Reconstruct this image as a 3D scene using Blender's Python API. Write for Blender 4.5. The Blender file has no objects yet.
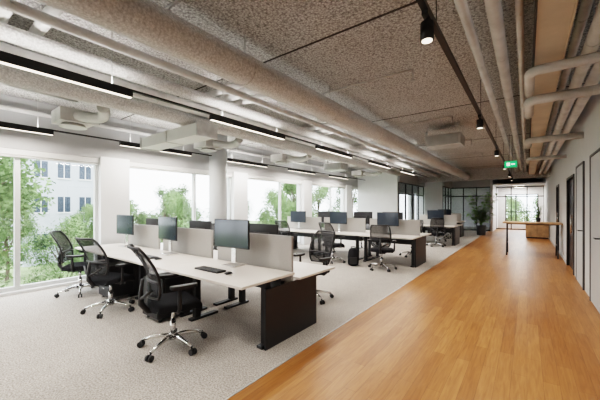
import bpy, math, random
from mathutils import Vector, Matrix
random.seed(7)
S = bpy.context.scene
COL = S.collection

# ------------------------------------------------------------------ materials
def nt(name):
    m = bpy.data.materials.new(name); m.use_nodes = True
    n = m.node_tree.nodes; l = m.node_tree.links
    b = n["Principled BSDF"]
    return m, n, l, b
def mat(name, col, rough=0.5, metal=0.0, bump=0.0, bscale=80, var=0.0, vscale=4.0, spec=0.5):
    m, n, l, b = nt(name)
    b.inputs["Base Color"].default_value = (*col, 1)
    b.inputs["Roughness"].default_value = rough
    b.inputs["Metallic"].default_value = metal
    b.inputs["Specular IOR Level"].default_value = spec
    tc = n.new("ShaderNodeTexCoord")
    if var > 0:
        no = n.new("ShaderNodeTexNoise"); no.inputs["Scale"].default_value = vscale; no.inputs["Detail"].default_value = 4
        l.new(tc.outputs["Object"], no.inputs["Vector"])
        r = n.new("ShaderNodeValToRGB")
        r.color_ramp.elements[0].position = .3; r.color_ramp.elements[1].position = .7
        r.color_ramp.elements[0].color = (*[c*(1-var) for c in col], 1)
        r.color_ramp.elements[1].color = (*[min(1, c*(1+var)) for c in col], 1)
        l.new(no.outputs["Fac"], r.inputs["Fac"]); l.new(r.outputs["Color"], b.inputs["Base Color"])
    if bump > 0:
        no = n.new("ShaderNodeTexNoise"); no.inputs["Scale"].default_value = bscale; no.inputs["Detail"].default_value = 3
        l.new(tc.outputs["Object"], no.inputs["Vector"])
        bp = n.new("ShaderNodeBump"); bp.inputs["Strength"].default_value = bump; bp.inputs["Distance"].default_value = .02
        l.new(no.outputs["Fac"], bp.inputs["Height"]); l.new(bp.outputs["Normal"], b.inputs["Normal"])
    return m
def emis(name, col, s):
    m, n, l, b = nt(name)
    b.inputs["Base Color"].default_value = (*col, 1)
    b.inputs["Emission Color"].default_value = (*col, 1)
    b.inputs["Emission Strength"].default_value = s
    return m
def mix_transparent(name, col, fac, rough=0.05, glossy=True):
    m, n, l, b = nt(name)
    out = n["Material Output"]
    tr = n.new("ShaderNodeBsdfTransparent"); mx = n.new("ShaderNodeMixShader")
    mx.inputs[0].default_value = fac
    if glossy:
        g = n.new("ShaderNodeBsdfGlossy"); g.inputs["Roughness"].default_value = rough; g.inputs["Color"].default_value = (*col, 1)
        src = g.outputs[0]
    else:
        b.inputs["Base Color"].default_value = (*col, 1); b.inputs["Roughness"].default_value = rough
        src = b.outputs[0]
    l.new(tr.outputs[0], mx.inputs[1]); l.new(src, mx.inputs[2]); l.new(mx.outputs[0], out.inputs[0])
    return m

def mat_spray(name, c0, c1, bump=1.0, sc=1.0, dist=.03):
    m, n, l, b = nt(name)
    tc = n.new("ShaderNodeTexCoord")
    vo = n.new("ShaderNodeTexVoronoi"); vo.inputs["Scale"].default_value = 38*sc
    no = n.new("ShaderNodeTexNoise"); no.inputs["Scale"].default_value = 60*sc; no.inputs["Detail"].default_value = 6; no.inputs["Roughness"].default_value = .7
    n2 = n.new("ShaderNodeTexNoise"); n2.inputs["Scale"].default_value = 1.1; n2.inputs["Detail"].default_value = 3
    for k in (vo, no, n2): l.new(tc.outputs["Object"], k.inputs["Vector"])
    ad = n.new("ShaderNodeMath"); ad.operation = "SUBTRACT"
    l.new(no.outputs["Fac"], ad.inputs[0])
    mu = n.new("ShaderNodeMath"); mu.operation = "MULTIPLY"; mu.inputs[1].default_value = .35
    l.new(vo.outputs["Distance"], mu.inputs[0]); l.new(mu.outputs[0], ad.inputs[1])
    r = n.new("ShaderNodeValToRGB"); r.color_ramp.elements[0].position = .15; r.color_ramp.elements[1].position = .5
    r.color_ramp.elements[0].color = (*c0, 1); r.color_ramp.elements[1].color = (*c1, 1)
    l.new(ad.outputs[0], r.inputs["Fac"])
    mx = n.new("ShaderNodeMixRGB"); mx.blend_type = "MULTIPLY"; mx.inputs["Fac"].default_value = .5
    l.new(r.outputs["Color"], mx.inputs[1])
    r2 = n.new("ShaderNodeValToRGB"); r2.color_ramp.elements[0].position = .35; r2.color_ramp.elements[1].position = .65
    r2.color_ramp.elements[0].color = (.84, .83, .82, 1); r2.color_ramp.elements[1].color = (1, 1, 1, 1)
    l.new(n2.outputs["Fac"], r2.inputs["Fac"]); l.new(r2.outputs["Color"], mx.inputs[2])
    l.new(mx.outputs[0], b.inputs["Base Color"])
    b.inputs["Roughness"].default_value = .95; b.inputs["Specular IOR Level"].default_value = .1
    bp = n.new("ShaderNodeBump"); bp.inputs["Strength"].default_value = bump; bp.inputs["Distance"].default_value = dist
    l.new(ad.outputs[0], bp.inputs["Height"]); l.new(bp.outputs["Normal"], b.inputs["Normal"])
    return m
def mat_carpet():
    m, n, l, b = nt("carpet_mat")
    tc = n.new("ShaderNodeTexCoord")
    no = n.new("ShaderNodeTexNoise"); no.inputs["Scale"].default_value = 70; no.inputs["Detail"].default_value = 4; no.inputs["Roughness"].default_value = .75
    n2 = n.new("ShaderNodeTexNoise"); n2.inputs["Scale"].default_value = 7; n2.inputs["Detail"].default_value = 4
    for k in (no, n2): l.new(tc.outputs["Object"], k.inputs["Vector"])
    r = n.new("ShaderNodeValToRGB"); r.color_ramp.elements[0].position = .36; r.color_ramp.elements[1].position = .64
    r.color_ramp.elements[0].color = (.21, .19, .172, 1); r.color_ramp.elements[1].color = (.66, .62, .575, 1)
    l.new(no.outputs["Fac"], r.inputs["Fac"])
    r2 = n.new("ShaderNodeValToRGB"); r2.color_ramp.elements[0].position = .3; r2.color_ramp.elements[1].position = .7
    r2.color_ramp.elements[0].color = (.9, .9, .9, 1); r2.color_ramp.elements[1].color = (1, 1, 1, 1)
    l.new(n2.outputs["Fac"], r2.inputs["Fac"])
    mx = n.new("ShaderNodeMixRGB"); mx.blend_type = "MULTIPLY"; mx.inputs["Fac"].default_value = 1
    l.new(r.outputs["Color"], mx.inputs[1]); l.new(r2.outputs["Color"], mx.inputs[2]); l.new(mx.outputs[0], b.inputs["Base Color"])
    b.inputs["Roughness"].default_value = .97; b.inputs["Specular IOR Level"].default_value = .1
    bp = n.new("ShaderNodeBump"); bp.inputs["Strength"].default_value = .4; bp.inputs["Distance"].default_value = .005
    l.new(no.outputs["Fac"], bp.inputs["Height"]); l.new(bp.outputs["Normal"], b.inputs["Normal"])
    return m
def mat_wood_floor():
    m, n, l, b = nt("wood_floor_mat")
    tc = n.new("ShaderNodeTexCoord")
    mp = n.new("ShaderNodeMapping"); mp.inputs["Rotation"].default_value = (0, 0, math.radians(90))
    l.new(tc.outputs["Object"], mp.inputs["Vector"])
    br = n.new("ShaderNodeTexBrick"); br.inputs["Scale"].default_value = 1
    br.inputs["Brick Width"].default_value = 1.1; br.inputs["Row Height"].default_value = .11
    br.inputs["Mortar Size"].default_value = .0012; br.offset = .37
    br.inputs["Color1"].default_value = (.33, .142, .046, 1); br.inputs["Color2"].default_value = (.43, .205, .075, 1)
    br.inputs["Mortar"].default_value = (.20, .085, .03, 1)
    l.new(mp.outputs[0], br.inputs["Vector"])
    m2 = n.new("ShaderNodeMapping"); m2.inputs["Scale"].default_value = (24, 1.8, 1)
    l.new(tc.outputs["Object"], m2.inputs["Vector"])
    no = n.new("ShaderNodeTexNoise"); no.inputs["Scale"].default_value = 1.6; no.inputs["Detail"].default_value = 6; no.inputs["Distortion"].default_value = .9
    l.new(m2.outputs[0], no.inputs["Vector"])
    r = n.new("ShaderNodeValToRGB"); r.color_ramp.elements[0].position = .3; r.color_ramp.elements[1].position = .68
    r.color_ramp.elements[0].color = (.68, .62, .56, 1); r.color_ramp.elements[1].color = (1.0, 1, 1, 1)
    l.new(no.outputs["Fac"], r.inputs["Fac"])
    mx = n.new("ShaderNodeMixRGB"); mx.blend_type = "MULTIPLY"; mx.inputs["Fac"].default_value = .9
    l.new(br.outputs["Color"], mx.inputs[1]); l.new(r.outputs["Color"], mx.inputs[2]); l.new(mx.outputs[0], b.inputs["Base Color"])
    b.inputs["Roughness"].default_value = .36; b.inputs["Specular IOR Level"].default_value = .32
    return m

M = dict(
 spray=mat_spray("sprayed_acoustic_plaster", (.27, .262, .253), (.86, .845, .825), 1.0, 1.0, .035),
 duct=mat_spray("sprayed_duct_insulation", (.48, .47, .455), (.76, .745, .725), .6, 1.2, .015),
 pipe=mat("pipe_insulation_grey", (.56, .553, .54), .8, bump=.4, bscale=30, var=.15),
 galv=mat("galvanised_steel", (.50, .50, .495), .5, .4, var=.15, vscale=9),
 carpet=mat_carpet(), woodf=mat_wood_floor(),
 wall=mat("painted_wall_white", (.72, .73, .74), .8, bump=.1, bscale=60, var=.02),
 colm=mat("painted_column", (.60, .62, .64), .75, var=.02),
 wallr=mat("painted_wall_pale_grey", (.55, .56, .56), .75, var=.02),
 doorp=mat("door_panel_grey", (.44, .45, .455), .6, var=.02),
 framed=mat("door_frame_dark_grey", (.07, .07, .075), .5, var=.05),
 walld=mat("painted_wall_grey", (.42, .425, .43), .8, var=.03),
 wframe=mat("window_frame_white", (.62, .635, .64), .45, var=.01),
 black=mat("black_powdercoat", (.018, .018, .02), .45, var=.1),
 plastic=mat("black_plastic", (.022, .022, .025), .5, bump=.1, bscale=200),
 fabric=mat("seat_fabric_charcoal", (.03, .031, .035), .95, bump=.6, bscale=400, var=.2, vscale=200, spec=.1),
 chrome=mat("polished_aluminium", (.78, .77, .76), .2, 1.0, var=.04),
 desk=mat("desktop_pale_laminate", (.70, .655, .61), .42, var=.03, vscale=3),
 screenf=mat("divider_felt_taupe", (.45, .435, .415), .95, bump=.5, bscale=300, var=.08, vscale=150),
 screen=mat("monitor_glass", (.03, .04, .055), .12, var=.1),
 timber=mat("warm_timber", (.42, .26, .14), .5, var=.25, vscale=6),
 beam=mat("beam_warm_plaster", (.50, .43, .34), .7, var=.12, vscale=3),
 glass=mix_transparent("clear_glass", (1, 1, 1), .05, .02),
 glassd=mix_transparent("tinted_partition_glass", (.14, .15, .16), .3, .1, False),
 mesh=mix_transparent("chair_mesh_weave", (.03, .03, .034), .52, .8, False),
 led=emis("led_diffuser", (1, .86, .72), 1.5),
 spotled=emis("spot_lens", (1, .88, .70), 1.4),
 green=emis("exit_sign_green", (.02, .42, .14), .5),
 signw=emis("exit_sign_white", (.9, 1, .9), .6),
 leaf=mat("leaf_green", (.12, .21, .055), .6, var=.5, vscale=1.5),
 leafo=mat("tree_leaves", (.13, .19, .08), .8, var=.5, vscale=.8, spec=.2),
 bark=mat("bark", (.10, .075, .055), .9, bump=.5, bscale=20),
 soil=mat("pot_soil", (.05, .035, .025), .95, bump=.5),
 pot=mat("pot_dark_grey", (.06, .06, .065), .6, var=.1),
 concrete=mat("facade_concrete", (.38, .405, .43), .85, var=.06, vscale=.6),
 facwin=mat("facade_window_glass", (.03, .045, .065), .25, var=.2),
 grass=mat("grass_ground", (.14, .19, .08), .95, var=.4, vscale=.3),
 seam=mat("seam_dark", (.07, .065, .06), .9, var=.1),
 blind=mat("blind_fabric", (.62, .62, .61), .8, var=.02),
)
# ------------------------------------------------------------------ mesh builder
class B:
    def __init__(s): s.v=[]; s.f=[]; s.m=[]; s.sm=[]; s.mats=[]
    def mi(s, k):
        if k not in s.mats: s.mats.append(k)
        return s.mats.index(k)
    def face(s, idx, k, smooth=False):
        s.f.append(idx); s.m.append(s.mi(k)); s.sm.append(smooth)
    def box(s, c, d, k, R=None):
        o=len(s.v); c=Vector(c)
        for x in (-.5,.5):
            for y in (-.5,.5):
                for z in (-.5,.5):
                    p=Vector((x*d[0],y*d[1],z*d[2]))
                    if R: p=R@p
                    s.v.append(c+p)
        for q in ((0,1,3,2),(4,6,7,5),(0,4,5,1),(2,3,7,6),(0,2,6,4),(1,5,7,3)):
            s.face([o+i for i in q], k)
    def bb(s, x0,x1,y0,y1,z0,z1,k): s.box(((x0+x1)/2,(y0+y1)/2,(z0+z1)/2),(x1-x0,y1-y0,z1-z0),k)
    def tube(s, path, r, k, n=10, cap=True):
        path=[Vector(p) for p in path]; N=len(path)
        rs = r if isinstance(r,(list,tuple)) else [r]*N
        o=len(s.v); up=None
        for i,p in enumerate(path):
            t=(path[min(i+1,N-1)]-path[max(i-1,0)]).normalized()
            if up is None:
                a=Vector((0,0,1)) if abs(t.z)<.9 else Vector((1,0,0)); up=(a-t*a.dot(t)).normalized()
            else:
                up=(up-t*up.dot(t)).normalized()
            sd=t.cross(up)
            for j in range(n):
                a=2*math.pi*j/n; s.v.append(p+(up*math.cos(a)+sd*math.sin(a))*rs[i])
        for i in range(N-1):
            for j in range(n):
                s.face([o+i*n+j,o+i*n+(j+1)%n,o+(i+1)*n+(j+1)%n,o+(i+1)*n+j],k,True)
        if cap:
            s.face([o+j for j in range(n)][::-1],k); s.face([o+(N-1)*n+j for j in range(n)],k)
    def cyl(s,p0,p1,r0,k,r1=None,n=16): s.tube([p0,p1],[r0,r0 if r1 is None else r1],k,n)
    def shell(s, fn, nu, nv, off, k, k2=None):
        o=len(s.v); off=Vector(off)
        for a in (0,1):
            for i in range(nu+1):
                for j in range(nv+1):
                    p=Vector(fn(-1+2*i/nu,-1+2*j/nv)); s.v.append(p+off*a)
        W=nv+1; T=(nu+1)*W
        for i in range(nu):
            for j in range(nv):
                q=[o+i*W+j,o+(i+1)*W+j,o+(i+1)*W+j+1,o+i*W+j+1]
                s.face(q,k,True); s.face([x+T for x in q][::-1],k2 or k,True)
        ring=[i*W for i in range(nu+1)]+[nu*W+j for j in range(1,nv+1)]+[i*W+nv for i in range(nu-1,-1,-1)]+[j for j in range(nv-1,0,-1)]
        for a in range(len(ring)):
            p,q=ring[a],ring[(a+1)%len(ring)]
            s.face([o+q,o+p,o+p+T,o+q+T],k2 or k)
    def mesh(s,name):
        me=bpy.data.meshes.new(name); me.from_pydata([tuple(v) for v in s.v],[],s.f)
        for k in s.mats: me.materials.append(M[k])
        me.polygons.foreach_set("material_index",s.m); me.polygons.foreach_set("use_smooth",s.sm)
        me.update(); return me
    def obj(s,name,loc=(0,0,0),rz=0,bevel=0,scale=1):
        return put(s.mesh(name),name,loc,rz,bevel,scale)
def put(me,name,loc=(0,0,0),rz=0,bevel=0,scale=1):
    o=bpy.data.objects.new(name,me); COL.objects.link(o); o.location=loc; o.rotation_euler=(0,0,rz); o.scale=(scale,)*3
    if bevel:
        b=o.modifiers.new("bevel","BEVEL"); b.width=bevel; b.segments=2; b.limit_method="ANGLE"; b.angle_limit=math.radians(50)
    return o
def sqc(u,v):
    return u*math.sqrt(1-v*v*.5*.62), v*math.sqrt(1-u*u*.5*.62)

XL,XR,Y0,Y1,ZC=-6.9,.82,-4.0,25.0,3.35
XW=-1.86
# ------------------------------------------------------------------ shell
b=B(); b.bb(XL-.3,XW,Y0,Y1+.2,-.2,0,"carpet"); b.obj("floor_carpet")
b=B(); b.bb(XW,XR+.2,Y0,Y1+.2,-.2,0.0,"woodf"); b.obj("floor_wood")
b=B(); b.bb(XW-.008,XW+.008,Y0,20.9,0,.004,"galv"); b.obj("trim_1")
b=B(); b.bb(XL-.3,XR+.2,Y0-.2,Y1+.2,ZC,ZC+.2,"spray")
for y in (-.6,2.8,6.2,9.6,13.0,16.4):
    b.bb(XL,XR,y-.012,y+.012,ZC-.006,ZC,"seam")
b.obj("ceiling")
piers=[(-4.0,-3.9)]+[(2.4+3.45*i,2.95+3.45*i) for i in range(-1,7)]
piers=[p for p in piers if p[0]<Y1]
b=B()
for p in piers: b.bb(XL-.3,XL+.05,p[0],min(p[1],Y1),0,2.5,"wall")
b.bb(XL-.3,XL,Y0,Y1,2.47,ZC,"walld"); b.bb(XL-.3,XL,Y0,Y1,0,.05,"wall")
b.obj("wall_left")
wn=1
for i in range(len(piers)-1):
    a,c=piers[i][1],piers[i+1][0]
    b=B(); x=XL-.12; w=.06
    z0,z1=.05,2.47
    b.bb(x-.04,x+.04,a,a+w,z0,z1,"wframe"); b.bb(x-.04,x+.04,c-w,c,z0,z1,"wframe")
    mid=a+(c-a)*.58
    b.bb(x-.04,x+.04,mid-w*.6,mid+w*.6,z0,z1,"wframe")
    for (p,q) in ((a+w,mid-w*.6),(mid+w*.6,c-w)):
        b.bb(x-.035,x+.035,p,q,z0,z0+.07,"wframe"); b.bb(x-.035,x+.035,p,q,z1-.07,z1,"wframe")
        b.bb(x-.006,x+.006,p,q,z0+.07,z1-.07,"glass")
    b.bb(x+.05,x+.119,a+.02,c-.02,2.37,2.465,"blind"); b.cyl((x+.085,a+.02,2.345),(x+.085,c-.02,2.345),.022,"blind")
    b.obj("window_%d"%wn,bevel=0); wn+=1
b=B(); b.bb(XL-.3,XR+.2,Y0-.2,Y0,0,ZC,"wall"); b.obj("wall_back")
b=B()
b.bb(XL-.3,-1.2,Y1,Y1+.2,0,ZC,"wall"); b.bb(.6,XR+.2,Y1,Y1+.2,0,ZC,"wall"); b.bb(-1.2,.6,Y1,Y1+.2,2.3,ZC,"wall"); b.bb(-1.2,.6,Y1,Y1+.2,0,.3,"wall")
b.obj("wall_far")
b=B()
for x in (-1.17,-.6,0,.57): b.bb(x-.035,x+.035,Y1+.05,Y1+.11,.3,2.3,"black")
for z in (.33,1.1,2.27): b.bb(-1.2,.6,Y1+.05,Y1+.11,z-.03,z+.03,"black")
b.bb(-1.14,.54,Y1+.075,Y1+.085,.36,2.24,"glass"); b.obj("window_%d"%wn)
b=B(); ds=[(8.75,10.2),(12.6,13.6)]
ys=[Y0]+[v for d in ds for v in d]+[Y1]
for i in range(0,len(ys),2): b.bb(XR,XR+.2,ys[i],ys[i+1],0,ZC,"wallr")
for d in ds: b.bb(XR,XR+.2,d[0],d[1],2.2,ZC,"wallr")
b.obj("wall_right")
dn=1
for d in ds:
    b=B(); x=XR; e=.002
    b.bb(x-.02,x+.1,d[0]+e,d[0]+.06,0,2.198,"black"); b.bb(x-.02,x+.1,d[1]-.06,d[1]-e,0,2.198,"black"); b.bb(x-.02,x+.1,d[0]+.06,d[1]-.06,2.14,2.198,"black")
    b.bb(x+.03,x+.07,d[0]+.06,d[1]-.06,.01,2.14,"black")
    b.cyl((x-.04,d[0]+.16,.9),(x-.04,d[0]+.16,1.3),.012,"chrome"); b.cyl((x-.04,d[0]+.16,.95),(x+.03,d[0]+.16,.95),.008,"chrome"); b.cyl((x-.04,d[0]+.16,1.25),(x+.03,d[0]+.16,1.25),.008,"chrome")
    b.obj("door_%d"%dn); dn+=1
for a in (4.0,5.6,7.3):
    b=B(); x=XR-.001; w=.88
    b.bb(x-.028,x,a,a+.035,0,2.3,"framed"); b.bb(x-.028,x,a+w+.065,a+w+.1,0,2.3,"framed"); b.bb(x-.028,x,a+.035,a+w+.065,2.265,2.3,"framed")
    b.bb(x-.018,x,a+.039,a+w+.061,.01,2.261,"doorp")
    b.cyl((x-.018,a+.13,1.05),(x-.07,a+.13,1.05),.01,"black"); b.cyl((x-.07,a+.12,1.05),(x-.07,a+.25,1.05),.01,"black")
    b.obj("door_%d"%dn,bevel=.003); dn+=1
b=B(); b.bb(XR-.012,XR,-4,4.0,0,.08,"walld"); b.bb(XR-.012,XR,10.2,12.6,0,.08,"walld"); b.bb(XR-.012,XR,13.6,Y1,0,.08,"walld"); b.obj("baseboard_right")
b=B(); b.bb(XL,-4.86,14.0,14.12,0,ZC,"wall"); b.obj("wall_meeting_room")
b=B(); b.bb(-4.8,-3.86,18.5,18.62,0,ZC,"wall"); b.obj("wall_partition")
b=B(); b.bb(-1.73,-1.61,21.0,Y1,0,ZC,"wall"); b.obj("wall_corridor")
def partition(name,p0,p1,n,h=2.65,g="glassd"):
    p0=Vector((*p0,0)); p1=Vector((*p1,0)); d=p1-p0; L=d.length; ang=math.atan2(d.y,d.x)
    b=B()
    for i in range(n+1):
        x=L*i/n; b.bb(max(0,x-.025),min(L,x+.025),-.03,.03,0,h,"black")
    for z in (.04,2.1,h-.03): b.bb(0,L,-.029,.029,z-.03,z+.03,"black")
    b.bb(0,L,-.005,.005,.05,h,g)
    b.bb(0,L,-.06,.06,h,ZC if h<2.7 else h+.01,"walld")
    b.obj(name,p0,ang)
partition("glass_partition",(-4.86,14.12),(-4.86,18.5),4)
partition("glass_partition",(-3.86,18.62),(-3.86,21.0),3)
partition("glass_partition",(-3.86,21.0),(-1.73,21.0),3)
partition("glass_partition",(-1.60,23.2),(.81,23.2),3,2.73,"glass")
b=B(); b.bb(-4.8,XR,17.2,17.5,2.8,ZC,"spray"); b.obj("ceiling_beam")
b=B(); b.bb(-1.61,XR,20.9,Y1,2.75,2.8,"walld"); b.obj("ceiling_corridor")
# corridor ceiling lights
for y in (22.0,24.2):
    b=B(); b.box((0,0,0),(.6,.3,.03),"wframe"); b.box((0,0,-.017),(.55,.25,.006),"led"); b.obj("ceiling_panel_light",(-.4,y,2.733))
    ld=bpy.data.lights.new("panel_lamp","AREA"); ld.size=.5; ld.energy=30; ld.color=(1,.95,.9)
    lo=bpy.data.objects.new("panel_lamp",ld); COL.objects.link(lo); lo.location=(-.4,y,2.70)
b=B(); b.cyl((0,0,0),(0,0,ZC),.23,"colm",n=40); b.cyl((0,0,0),(0,0,.06),.24,"walld",n=40); b.obj("column",(-6.42,4.95,0))

# ------------------------------------------------------------------ ceiling services
def pipe(name,path,r,k="pipe",n=14,hang=True):
    b=B(); b.tube(path,r,k,n)
    P=[Vector(p) for p in path]
    for i in range(len(P)-1):
        L=(P[i+1]-P[i]).length; t=(P[i+1]-P[i]).normalized()
        if L>1.2 and hang:
            m=int(L/1.9)+1
            for j in range(m):
                q=P[i]+t*(L*(j+.5)/m)
                b.cyl(q-t*.015,q+t*.015,r*1.04,k,n=n)
                if abs(t.z)<.3: b.cyl(q+Vector((0,0,r)),(q.x,q.y,ZC-.001),.006,"galv",n=6)
    return b.obj(name)
def arc(c,r,a0,a1,pl,n=6):
    out=[]
    for i in range(n+1):
        a=math.radians(a0+(a1-a0)*i/n); u,v=r*math.cos(a),r*math.sin(a)
        if pl=="xy": out.append((c[0]+u,c[1]+v,c[2]))
        elif pl=="xz": out.append((c[0]+u,c[1],c[2]+v))
        else: out.append((c[0],c[1]+u,c[2]+v))
    return out
pipe("ventilation_duct",[(-2.43,-3.9,2.97),(-2.43,17.1,2.97)],.155,"duct",28)
pipe("ventilation_duct",[(-4.75,-3.9,3.02),(-4.75,13.9,3.02)],.12,"duct",24)
pipe("sprinkler_pipe",[(-2.95,-3.9,3.08),(-2.95,17.1,3.08)],.025)
pipe("insulated_pipe",[(-3.2,-3.9,3.06),(-3.2,17.1,3.06)],.045)
pipe("insulated_pipe",[(-3.72,-3.9,3.05),(-3.72,17.1,3.05)],.075,"duct")
pipe("insulated_pipe",[(-4.1,-3.9,3.05),(-4.1,17.1,3.05)],.05)
pipe("insulated_pipe",[(-4.32,-3.9,3.05),(-4.32,17.1,3.05)],.05)
pipe("sprinkler_pipe",[(-6.78,-3.9,3.1),(-6.78,13.9,3.1)],.035)
pipe("insulated_pipe",[(-.42,-3.9,3.12),(-.42,17.1,3.12)],.04)
pipe("insulated_pipe",[(-.22,-3.9,3.15),(-.22,17.1,3.15)],.055)
pipe("insulated_pipe",[(-.05,2.6,3.2),(-.05,5.0,3.05),(-.05,17.1,3.05)],.03)
for i in range(6):
    y=.3+2.6*i
    if y>13: break
    for j,(dy,r,z) in enumerate(((0,.055,3.24),(.22,.07,3.235),(.5,.055,3.23))):
        x1=-5.05-.3*j
        pth=[(-2.7,y+dy,z),(x1,y+dy,z)]+arc((x1,y+dy+.16,z),.16,270,180,"xy")+[(x1-.16,y+dy+.9,z)]
        pipe("insulated_pipe",pth,r,hang=False)
    b=B(); ys_=y+1.15
    for sx in (-1.2,):
        b.cyl((sx,ys_,3.30),(sx,ys_,3.16),.012,"galv",n=8); b.cyl((sx,ys_,3.16),(sx,ys_,3.145),.03,"galv",n=12)
    b.tube([(-2.95,ys_,3.10),(-2.95,ys_,3.30),(-1.2,ys_,3.30)],.014,"pipe",8); b.cyl((-2.0,ys_,3.30),(-2.0,ys_,ZC-.001),.01,"galv",n=6)
    b.obj("sprinkler_branch")
    b=B(); yy=y+1.45
    if abs(yy-9.3)<.6 or y>12: continue
    pth=[]
    for t in range(34):
        u=t/33; pth.append((-4.92-.75*u,yy+.10*math.sin(u*4),2.93-.06*math.sin(u*math.pi)))
    rs=[.075+.007*(t%2) for t in range(34)]
    b.tube(pth,rs,"pipe",14)
    b.box((-5.9,yy-.08,2.93),(.46,.46,.2),"pipe"); b.cyl((-5.9,yy-.08,2.83),(-5.9,yy-.08,2.78),.15,"pipe",r1=.19,n=24)
    b.cyl((-5.9,yy-.08,3.0),(-5.9,yy-.08,3.12),.006,"galv",n=6)
    b.obj("air_diffuser")
b=B(); b.box((0,0,0),(1.9,.36,.2),"blind"); b.box((0,0,0),(.03,.38,.22),"galv"); b.box((-.95,0,0),(.03,.40,.24),"galv"); b.box((.95,0,0),(.03,.40,.24),"galv")
for x in (-.7,.7): b.cyl((x,0,.1),(x,0,.35),.006,"galv",n=6)
b.obj("rectangular_duct",(-5.2,3.05,2.76),bevel=.004)
def fancoil(loc):
    b=B(); b.box((0,0,0),(.72,.55,.24),"galv"); b.box((0,-.28,0),(.62,.02,.18),"walld")
    for i in range(7): b.box((0,-.295,-.075+.025*i),(.60,.012,.008),"galv")
    b.box((0,.33,0),(.5,.12,.18),"pipe")
    for x in (-.33,.33):
        for y in (-.22,.22): b.cyl((x,y,.1),(x,y,ZC-loc[2]),.006,"galv",n=6)
    b.tube([(-.34,.1,0),(-.40,.1,0),(-.43,.1,.04),(-.44,.1,.3)],.03,"pipe")
    b.obj("fan_coil_unit",loc,bevel=.004)
fancoil((-1.5,7.5,2.98)); fancoil((-5.7,9.75,2.95))
b=B(); b.bb(.06,.27,-3.9,17.1,2.93,2.99,"beam"); b.bb(.045,.06,-3.9,17.1,2.92,3.06,"seam"); b.bb(.27,.285,-3.9,17.1,2.92,3.06,"beam")
for i in range(9): b.cyl((.165,-3+2.3*i,2.99),(.165,-3+2.3*i,ZC-.01),.008,"galv",n=6)
b.obj("cable_trunking")
for y,r in ((3.6,.045),(4.6,.055),(7.4,.06),(10.3,.05)):
    pth=[(.81,y,2.78),(.12,y,2.78)]+arc((.12,y+.1,2.78),.1,270,180,"xy",5)+[(.02,y+.7,2.78)]
    pipe("insulated_pipe",pth,r,hang=False)
pipe("insulated_pipe",[(.47,1.0,2.97),(.47,17.1,2.97)],.055)
pipe("insulated_pipe",[(.62,1.0,2.98),(.62,17.1,2.98)],.06)
pipe("insulated_pipe",[(.72,1.0,3.18),(.72,17.1,3.18)],.05)
pipe("insulated_pipe",[(.40,1.0,3.2),(.40,17.1,3.2)],.04)

def area(name,loc,sx,sy,e,col,up=False):
    ld=bpy.data.lights.new(name,"AREA"); ld.shape="RECTANGLE"; ld.size=sx; ld.size_y=sy; ld.energy=e; ld.color=col
    lo=bpy.data.objects.new(name,ld); COL.objects.link(lo); lo.location=loc
    if up: lo.rotation_euler=(math.pi,0,0)
def linear(x,y0):
    b=B(); L=1.58
    b.bb(x-.03,x+.03,y0,y0+L,2.70,2.765,"black"); b.bb(x-.022,x+.022,y0+.01,y0+L-.01,2.694,2.70,"led")
    for y in (y0+.2,y0+L-.2): b.cyl((x,y,2.79),(x,y,ZC-.001),.004,"galv",n=6)
    b.obj("linear_pendant_light")
    area("linear_lamp",(x,y0+L/2,2.69),.04,L-.05,20,(1,.92,.84))
    area("ceiling_fill_light",(x,y0+L/2,2.80),.03,L-.05,4.5,(1,.97,.94),True)  # fill added to brighten the ceiling; the pendant mesh has no upper diffuser
for x in (-3.5,-6.4):
    b=B(); b.bb(x-.02,x+.02,-3.9,13.8,2.766,2.79,"black"); b.obj("lighting_rail")
    for i in range(-1,6):
        y0=-.05+2.62*i
        if y0+1.6<13.9: linear(x,y0)
b=B(); b.bb(-.56,-.52,-3.9,17.0,2.80,2.835,"black")
for i in range(8): b.cyl((-.54,-3+2.7*i,2.835),(-.54,-3+2.7*i,ZC-.001),.004,"black",n=6)
b.obj("track_rail")
for y in (-1,2.14,5.0,8.0,11.0,14.0,16.2):
    b=B(); b.box((0,0,-.015),(.04,.12,.03),"black"); b.cyl((0,0,-.03),(0,0,-.06),.012,"black"); b.cyl((0,0,-.06),(0,0,-.18),.043,"black",n=24); b.cyl((0,0,-.178),(0,0,-.184),.034,"spotled",n=24)
    b.obj("track_spotlight",(-.54,y,2.80))
    ld=bpy.data.lights.new("spot_lamp","SPOT"); ld.energy=75; ld.spot_size=math.radians(110); ld.spot_blend=.9; ld.color=(1,.92,.82); ld.shadow_soft_size=.03
    lo=bpy.data.objects.new("spot_lamp",ld); COL.objects.link(lo); lo.location=(-.54,y,2.58)
b=B(); b.box((0,0,0),(.26,.03,.16),"green"); b.box((-.05,-.017,0),(.07,.004,.08),"signw"); b.box((.05,-.017,0),(.08,.004,.025),"signw"); b.cyl((-.03,0,.08),(-.03,0,ZC-2.57),.004,"black",n=6); b.cyl((.03,0,.08),(.03,0,ZC-2.57),.004,"black",n=6)
b.obj("exit_sign",(-.33,9.3,2.56))

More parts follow.
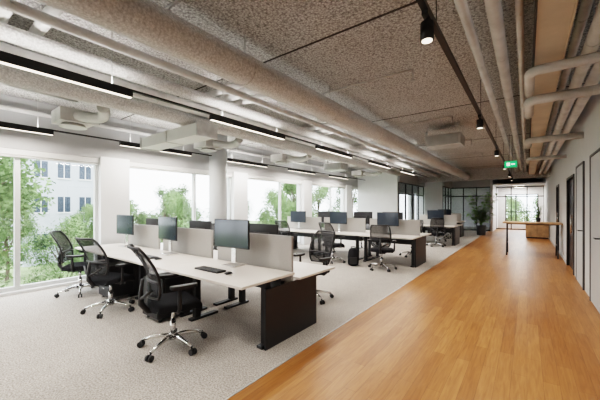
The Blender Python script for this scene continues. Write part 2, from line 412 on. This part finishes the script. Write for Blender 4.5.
# ------------------------------------------------------------------ office chair
def chair_mesh():
    b=B()
    for i in range(5):
        a=2*math.pi*i/5+.3; c,s_=math.cos(a),math.sin(a)
        b.tube([(c*.03,s_*.03,.115),(c*.12,s_*.12,.115),(c*.22,s_*.22,.10),(c*.31,s_*.31,.075)],[.026,.022,.018,.014],"chrome",10)
        b.cyl((c*.31,s_*.31,.085),(c*.31,s_*.31,.045),.009,"plastic",n=8)
        for d in (-1,1):
            ox,oy=-s_*.016*d,c*.016*d; px,py=c*.325,s_*.325
            b.cyl((px+ox*.5,py+oy*.5,.03),(px+ox*1.8,py+oy*1.8,.03),.03,"plastic",n=16)
    b.cyl((0,0,.08),(0,0,.15),.04,"chrome",r1=.035,n=20)
    b.cyl((0,0,.15),(0,0,.27),.028,"chrome",n=16); b.cyl((0,0,.27),(0,0,.40),.018,"chrome",n=16)
    b.box((0,-.02,.41),(.2,.26,.045),"plastic"); b.cyl((.1,.03,.41),(.26,.05,.40),.008,"plastic",n=8)
    def seat(u,v):
        x,y=sqc(u,v); r=max(abs(u),abs(v)); e=max(0,r-.75)/.25
        z=.50+.012*x*x-.05*max(0,v-.5)**2*4-.022*e*e
        return (x*.26,y*.25+.02,z)
    b.shell(seat,16,16,(0,0,-.055),"fabric")
    b.box((0,.0,.437),(.40,.40,.02),"plastic")
    def bk(u,v,g=1.0):
        t=(v+1)/2
        z=.565+.50*t; w=(.205+.035*math.sin(t*math.pi*.85)-.02*t)*g
        cut=1-.10*max(0,abs(v)-.8)/.2
        y=-.235-.14*t*t-.03*t+.035*math.sin(t*math.pi)*(1-u*u*.2)+.05*u*u
        return (u*w*cut,y,z)
    b.shell(bk,14,18,(0,-.004,0),"mesh")
    ring=[bk(-1+2*i/14,-1) for i in range(15)]+[bk(1,-1+2*i/18) for i in range(1,19)]+[bk(1-2*i/14,1) for i in range(1,15)]+[bk(-1,1-2*i/18) for i in range(1,19)]
    b.tube(ring,.014,"plastic",8,cap=False)
    b.tube([bk(-1+2*i/10,-.35) for i in range(11)],.016,"plastic",8)
    b.tube([(0,-.12,.41),(0,-.24,.42),(0,-.30,.50),(0,-.30,.62),(0,-.285,.74)],[.03,.03,.028,.022,.014],"plastic",10)
    for d in (-1,1):
        b.tube([(0,-.30,.55),(d*.1,-.28,.60),(d*.19,-.245,.66)],[.02,.015,.012],"plastic",8)
        b.tube([(d*.10,-.02,.42),(d*.24,-.02,.42),(d*.285,-.02,.46),(d*.29,-.02,.56),(d*.29,-.02,.66)],[.018,.018,.02,.02,.016],"plastic",10)
        def pad(u,v,d=d):
            x,y=sqc(u,v); return (d*.285+x*.045,y*.13+.02,.695-.006*x*x)
        b.shell(pad,6,10,(0,0,-.028),"plastic")
    return b.mesh("office_chair")
CH=chair_mesh()
def chair(x,y,deg,sc=1.0): put(CH,"office_chair",(x,y,0),math.radians(deg),scale=sc)
def monitor_mesh():
    b=B(); b.box((0,0,.41),(.60,.022,.36),"plastic"); b.box((0,-.0115,.413),(.585,.004,.338),"screen"); b.box((0,.02,.38),(.30,.03,.18),"plastic")
    b.box((0,.045,.22),(.07,.02,.36),"chrome"); b.box((0,.03,.007),(.24,.19,.012),"chrome")
    return b.mesh("computer_monitor")
MO=monitor_mesh()
def monitor(x,y,z,deg): put(MO,"computer_monitor",(x,y,z+.001),math.radians(deg),bevel=.003)
def kb_mesh():
    b=B(); b.box((0,0,.009),(.43,.13,.016),"plastic")
    for r in range(5):
        for c in range(14): b.box((-.2+.0305*c,-.05+.025*r,.019),(.025,.02,.005),"black")
    return b.mesh("keyboard")
KB=kb_mesh()
def mouse_mesh():
    b=B()
    def f(u,v):
        x,y=sqc(u,v); return (x*.03,y*.052,.006+.026*(1-u*u*.7)*(1-v*v*.7))
    b.shell(f,8,8,(0,0,-.005),"plastic"); return b.mesh("computer_mouse")
MS=mouse_mesh()
def bench(yc,xr,n,lowfar=True,near_h=.74,far_h=.66,w=1.5):
    far_h = far_h if lowfar else near_h
    b=B()
    for i in range(n):
        x1=xr-i*(w+.01); x0=x1-w
        for side,h in ((-1,near_h),(1,far_h)):
            ya,yb=(yc-.85,yc-.05) if side<0 else (yc+.05,yc+.85)
            b.bb(x0,x1,ya,yb,h-.026,h,"desk")
            b.bb(x0+.1,x1-.1,(ya+yb)/2-.03,(ya+yb)/2+.03,h-.066,h-.027,"black")
            for x in (x0+.12,x1-.12):
                b.bb(x-.035,x+.035,(yc+side*.40)-.04,(yc+side*.40)+.04,.03,h-.027,"black")
                b.bb(x-.04,x+.04,min(yc+side*.08,yc+side*.50),max(yc+side*.08,yc+side*.50),0,.03,"black")
        b.bb(x0+.15,x1-.15,yc-.12,yc-.05,.50,.62,"black")
    for x in (xr-.03,xr-n*(w+.01)+.05):
        b.bb(x-.03,x-.005,yc-.49,yc+.45,.0,min(near_h,far_h)-.03,"black")
    b.obj("bench_desk",bevel=.003)
    for i in range(n):
        x1=xr-i*(w+.01)-.07; x0=x1-w+.13
        d=B(); d.box((0,0,0),(x1-x0,.035,.60),"screenf"); d.box((0,0,.303),(x1-x0,.037,.006),"walld")
        for sx in (-.5,.5): d.box((sx,0,-.24),(.04,.07,.1),"black")
        d.obj("desk_divider_screen",((x0+x1)/2,yc,.84),bevel=.006)
def pedestal(x,y):
    b=B(); b.box((0,0,.3),(.4,.50,.5),"black")
    for i in range(3): b.box((0,-.255,.13+.165*i),(.39,.012,.15),"plastic"); b.box((0,-.265,.18+.165*i),(.1,.012,.01),"chrome")
    for sx in (-.15,.15):
        for sy in (-.2,.2): b.cyl((sx,sy,.0),(sx,sy,.05),.02,"plastic",n=10)
    b.obj("drawer_pedestal",(x,y,0),bevel=.004)

bench(2.75,-2.12,3)
for x,rot in ((-2.98,4),(-4.5,-4),(-6.0,3)):
    monitor(x,2.50,.74,rot)
for x in (-2.95,-5.95,-4.4): monitor(x,3.02,.66,180)
chair(-3.02,1.74,-14,1.03); chair(-4.78,1.80,12); chair(-6.15,1.84,-34)
chair(-2.78,4.0,172); chair(-5.9,4.2,190)
for x in (-2.98,-4.5):
    put(KB,"keyboard",(x,2.18,.741),0); put(MS,"computer_mouse",(x+.33,2.18,.741),0)
pedestal(-3.93,2.20); pedestal(-5.43,2.20)
bench(8.0,-2.12,3,lowfar=False)
for x in (-2.95,-4.45,-5.95): monitor(x,7.76,.74,random.uniform(-6,6))
for x in (-3.0,-3.9,-5.2): monitor(x,8.26,.74,180+random.uniform(-6,6))
chair(-2.75,6.85,15); chair(-4.15,6.95,-10); chair(-5.8,7.0,8); chair(-2.75,9.15,170); chair(-4.4,9.2,190)
bench(13.0,-2.12,1,lowfar=False)
monitor(-2.9,12.76,.74,5); monitor(-2.9,13.24,.74,180)
chair(-2.7,12.0,20); chair(-2.7,14.1,175)
bench(16.6,-2.5,1,lowfar=False); monitor(-3.3,16.36,.74,5); chair(-3.2,15.55,-15); chair(-3.2,17.85,175)

b=B()
def bp(u,v):
    x,y=sqc(u,v); t=(v+1)/2
    return (x*.15*(1-.2*t),-.09-.05*(1-u*u)*(1-v*v*.6),.23+y*.22)
b.shell(bp,10,10,(0,.16,0),"fabric"); b.tube([(-.05,.02,.42),(-.04,.02,.48),(.04,.02,.48),(.05,.02,.42)],.01,"plastic",8)
b.box((0,-.15,.15),(.18,.04,.16),"plastic"); b.obj("backpack",(-3.5,6.85,-.008),.5)
b=B(); b.tube([(0,0,0),(0,0,.30),(0,0,.30),(0,0,.02)],[.11,.14,.13,.10],"plastic",24,cap=False); b.cyl((0,0,0),(0,0,.01),.11,"plastic",n=24); b.obj("waste_bin",(-3.6,3.9,0))

b=B(); b.bb(-.60,.80,11.1,11.9,.97,1.01,"timber")
for x in (-.5,.7):
    for sy in (-1,1):
        b.tube([(x,11.5+sy*.12,.97),(x,11.5+sy*.36,.0)],.018,"black",8)
    b.tube([(x,11.24,.35),(x,11.76,.35)],.012,"black",8)
b.bb(-.5,.7,11.48,11.52,.93,.97,"black"); b.obj("high_table",bevel=.004)
b=B(); b.bb(-.05,.79,17.6,18.1,.06,.76,"timber"); b.bb(-.03,.77,17.62,18.08,0,.06,"black"); b.bb(.365,.372,17.595,17.61,.08,.74,"seam"); b.obj("sideboard",bevel=.004)

def plant(name,loc,h,n,spread,potr,poth):
    b=B(); b.tube([(0,0,0),(0,0,poth),(0,0,poth),(0,0,poth-.04)],[potr*.8,potr,potr*.92,potr*.9],"pot",24,cap=False)
    b.cyl((0,0,0),(0,0,.02),potr*.8,"pot",n=24); b.cyl((0,0,poth-.05),(0,0,poth-.04),potr*.9,"soil",n=24)
    for i in range(n):
        a=random.uniform(0,6.28); hh=random.uniform(.45,1)*h; R=spread*random.uniform(.4,1)
        p=[Vector((math.cos(a)*R*t**1.6,math.sin(a)*R*t**1.6,poth-.05+(hh-poth)*t)) for t in (0,.35,.7,1)]
        b.tube(p,[.010,.008,.006,.004],"leaf",6)
        for k in range(9):
            t=.35+.65*k/8; i0=min(2,int(t*3)); f=t*3-i0; q=p[i0].lerp(p[i0+1],min(f,1)); aa=a+random.uniform(-2.2,2.2)
            L=random.uniform(.16,.28)*h/2; w=L*.28
            d=Vector((math.cos(aa),math.sin(aa),random.uniform(-.3,.6))).normalized(); sd=d.cross(Vector((0,0,1))).normalized()
            o=len(b.v); b.v+= [q,q+d*L*.4+sd*w,q+d*L+Vector((0,0,-L*.25)),q+d*L*.4-sd*w]; b.face([o,o+1,o+2],"leaf",True); b.face([o,o+2,o+3],"leaf",True)
    b.obj(name,loc)
plant("potted_plant",(-1.9,18.1,0),2.2,38,.75,.24,.5)
plant("potted_plant",(.42,17.85,.761),.9,14,.2,.10,.2)

# ------------------------------------------------------------------ exterior
b=B(); b.bb(-90,-7.6,-40,80,-4.2,-4,"grass"); b.obj("ground")
def tree_mesh(seed):
    r=random.Random(seed); b=B()
    b.tube([(0,0,0),(.05,.1,1.5),(-.05,.05,3),(0,0,5)],[.16,.13,.1,.05],"bark",10)
    blobs=[]
    for i in range(20):
        a=r.uniform(0,6.28); z=r.uniform(2.0,7); R=(2.0-abs(z-4.2)*.45)*r.uniform(.4,1)
        c=Vector((math.cos(a)*R,math.sin(a)*R,z)); blobs.append((c,r.uniform(.6,1.05)))
        b.tube([(0,0,max(1.5,z-1.8)),c*.6+Vector((0,0,z*.4-.3)),c],[.05,.03,.015],"bark",6)
    for c,R in blobs:
        for k in range(520):
            d=Vector((r.gauss(0,1),r.gauss(0,1),r.gauss(0,1))).normalized(); p=c+d*R*r.uniform(.2,1.1)
            u=Vector((r.gauss(0,1),r.gauss(0,1),r.gauss(0,1))).normalized(); w=u.orthogonal().normalized(); L=r.uniform(.05,.11)
            o=len(b.v); b.v+=[p-u*L,p+w*L*.5,p+u*L,p-w*L*.5]; b.face([o,o+1,o+2,o+3],"leafo")
    return b.mesh("tree")
T=[tree_mesh(1),tree_mesh(2),tree_mesh(3)]
def tree(i,x,y,sc,rz): put(T[i%3],"tree",(x,y,-4),rz,scale=sc)
tl=[(-16.5,.6,1.35),(-13.5,-2.6,1.2),(-17,4.4,.66),(-21.5,1.9,1.45),(-19.5,6.8,.66),(-22,9.6,.78),(-25,13.6,1.0),(-21,12.8,.84),(-20,17.5,.85),(-25,21,1.0),(-19,21.5,.95),(-17,25.5,1.05),(-22,28,1.2),(-16.5,32,1.25),(-26,34,1.35),(-30,4.5,.8),(-30,24,1.1),(-32,10,.75),(-28,17,1.05)]
for i,(x,y,s_) in enumerate(tl): tree(i,x,y,s_,i*1.3)
for i,(x,y,s_) in enumerate([(-1.5,36,.9),(1.2,39,.9),(-4,41,1.0)]): tree(i,x,y,s_,i*2.1)
b=B(); b.bb(-46,-36,6.5,14.6,-4,7.0,"concrete"); b.bb(-46.1,-35.9,6.4,14.7,7.0,7.25,"blind")
for fz in (-2.6,.9,4.2):
    for k in range(4):
        y=7.2+1.75*k
        b.bb(-36.03,-35.98,y,y+1.0,fz,fz+1.5,"facwin"); b.bb(-36.06,-35.9,y-.05,y+1.05,fz-.1,fz,"blind"); b.bb(-36.05,-35.95,y+.47,y+.53,fz,fz+1.5,"blind")
b.obj("office_building")
b=B(); b.bb(-7.6,XR+.5,Y1+1,60,-4.2,-4,"grass"); b.obj("lawn")

w=bpy.data.worlds.new("sky"); S.world=w; w.use_nodes=True
n=w.node_tree.nodes; l=w.node_tree.links; bg=n["Background"]
tc=n.new("ShaderNodeTexCoord"); no=n.new("ShaderNodeTexNoise"); no.inputs["Scale"].default_value=2.2; no.inputs["Detail"].default_value=5
l.new(tc.outputs["Generated"],no.inputs["Vector"])
r=n.new("ShaderNodeValToRGB"); r.color_ramp.elements[0].position=.35; r.color_ramp.elements[1].position=.6
r.color_ramp.elements[0].color=(.78,.89,1,1); r.color_ramp.elements[1].color=(.94,.975,1,1)
l.new(no.outputs["Fac"],r.inputs["Fac"]); l.new(r.outputs["Color"],bg.inputs["Color"]); bg.inputs["Strength"].default_value=3.4

S.view_settings.view_transform="Filmic"; S.view_settings.look="High Contrast"; S.view_settings.exposure=1.15
cd=bpy.data.cameras.new("camera"); cam=bpy.data.objects.new("camera",cd); COL.objects.link(cam)
cd.lens=18; cd.sensor_width=36; cd.shift_y=.01; cd.clip_start=.05; cd.clip_end=300
cam.location=(0,0,1.5); cam.rotation_euler=(math.radians(90),0,math.atan(227/300))
S.camera=cam
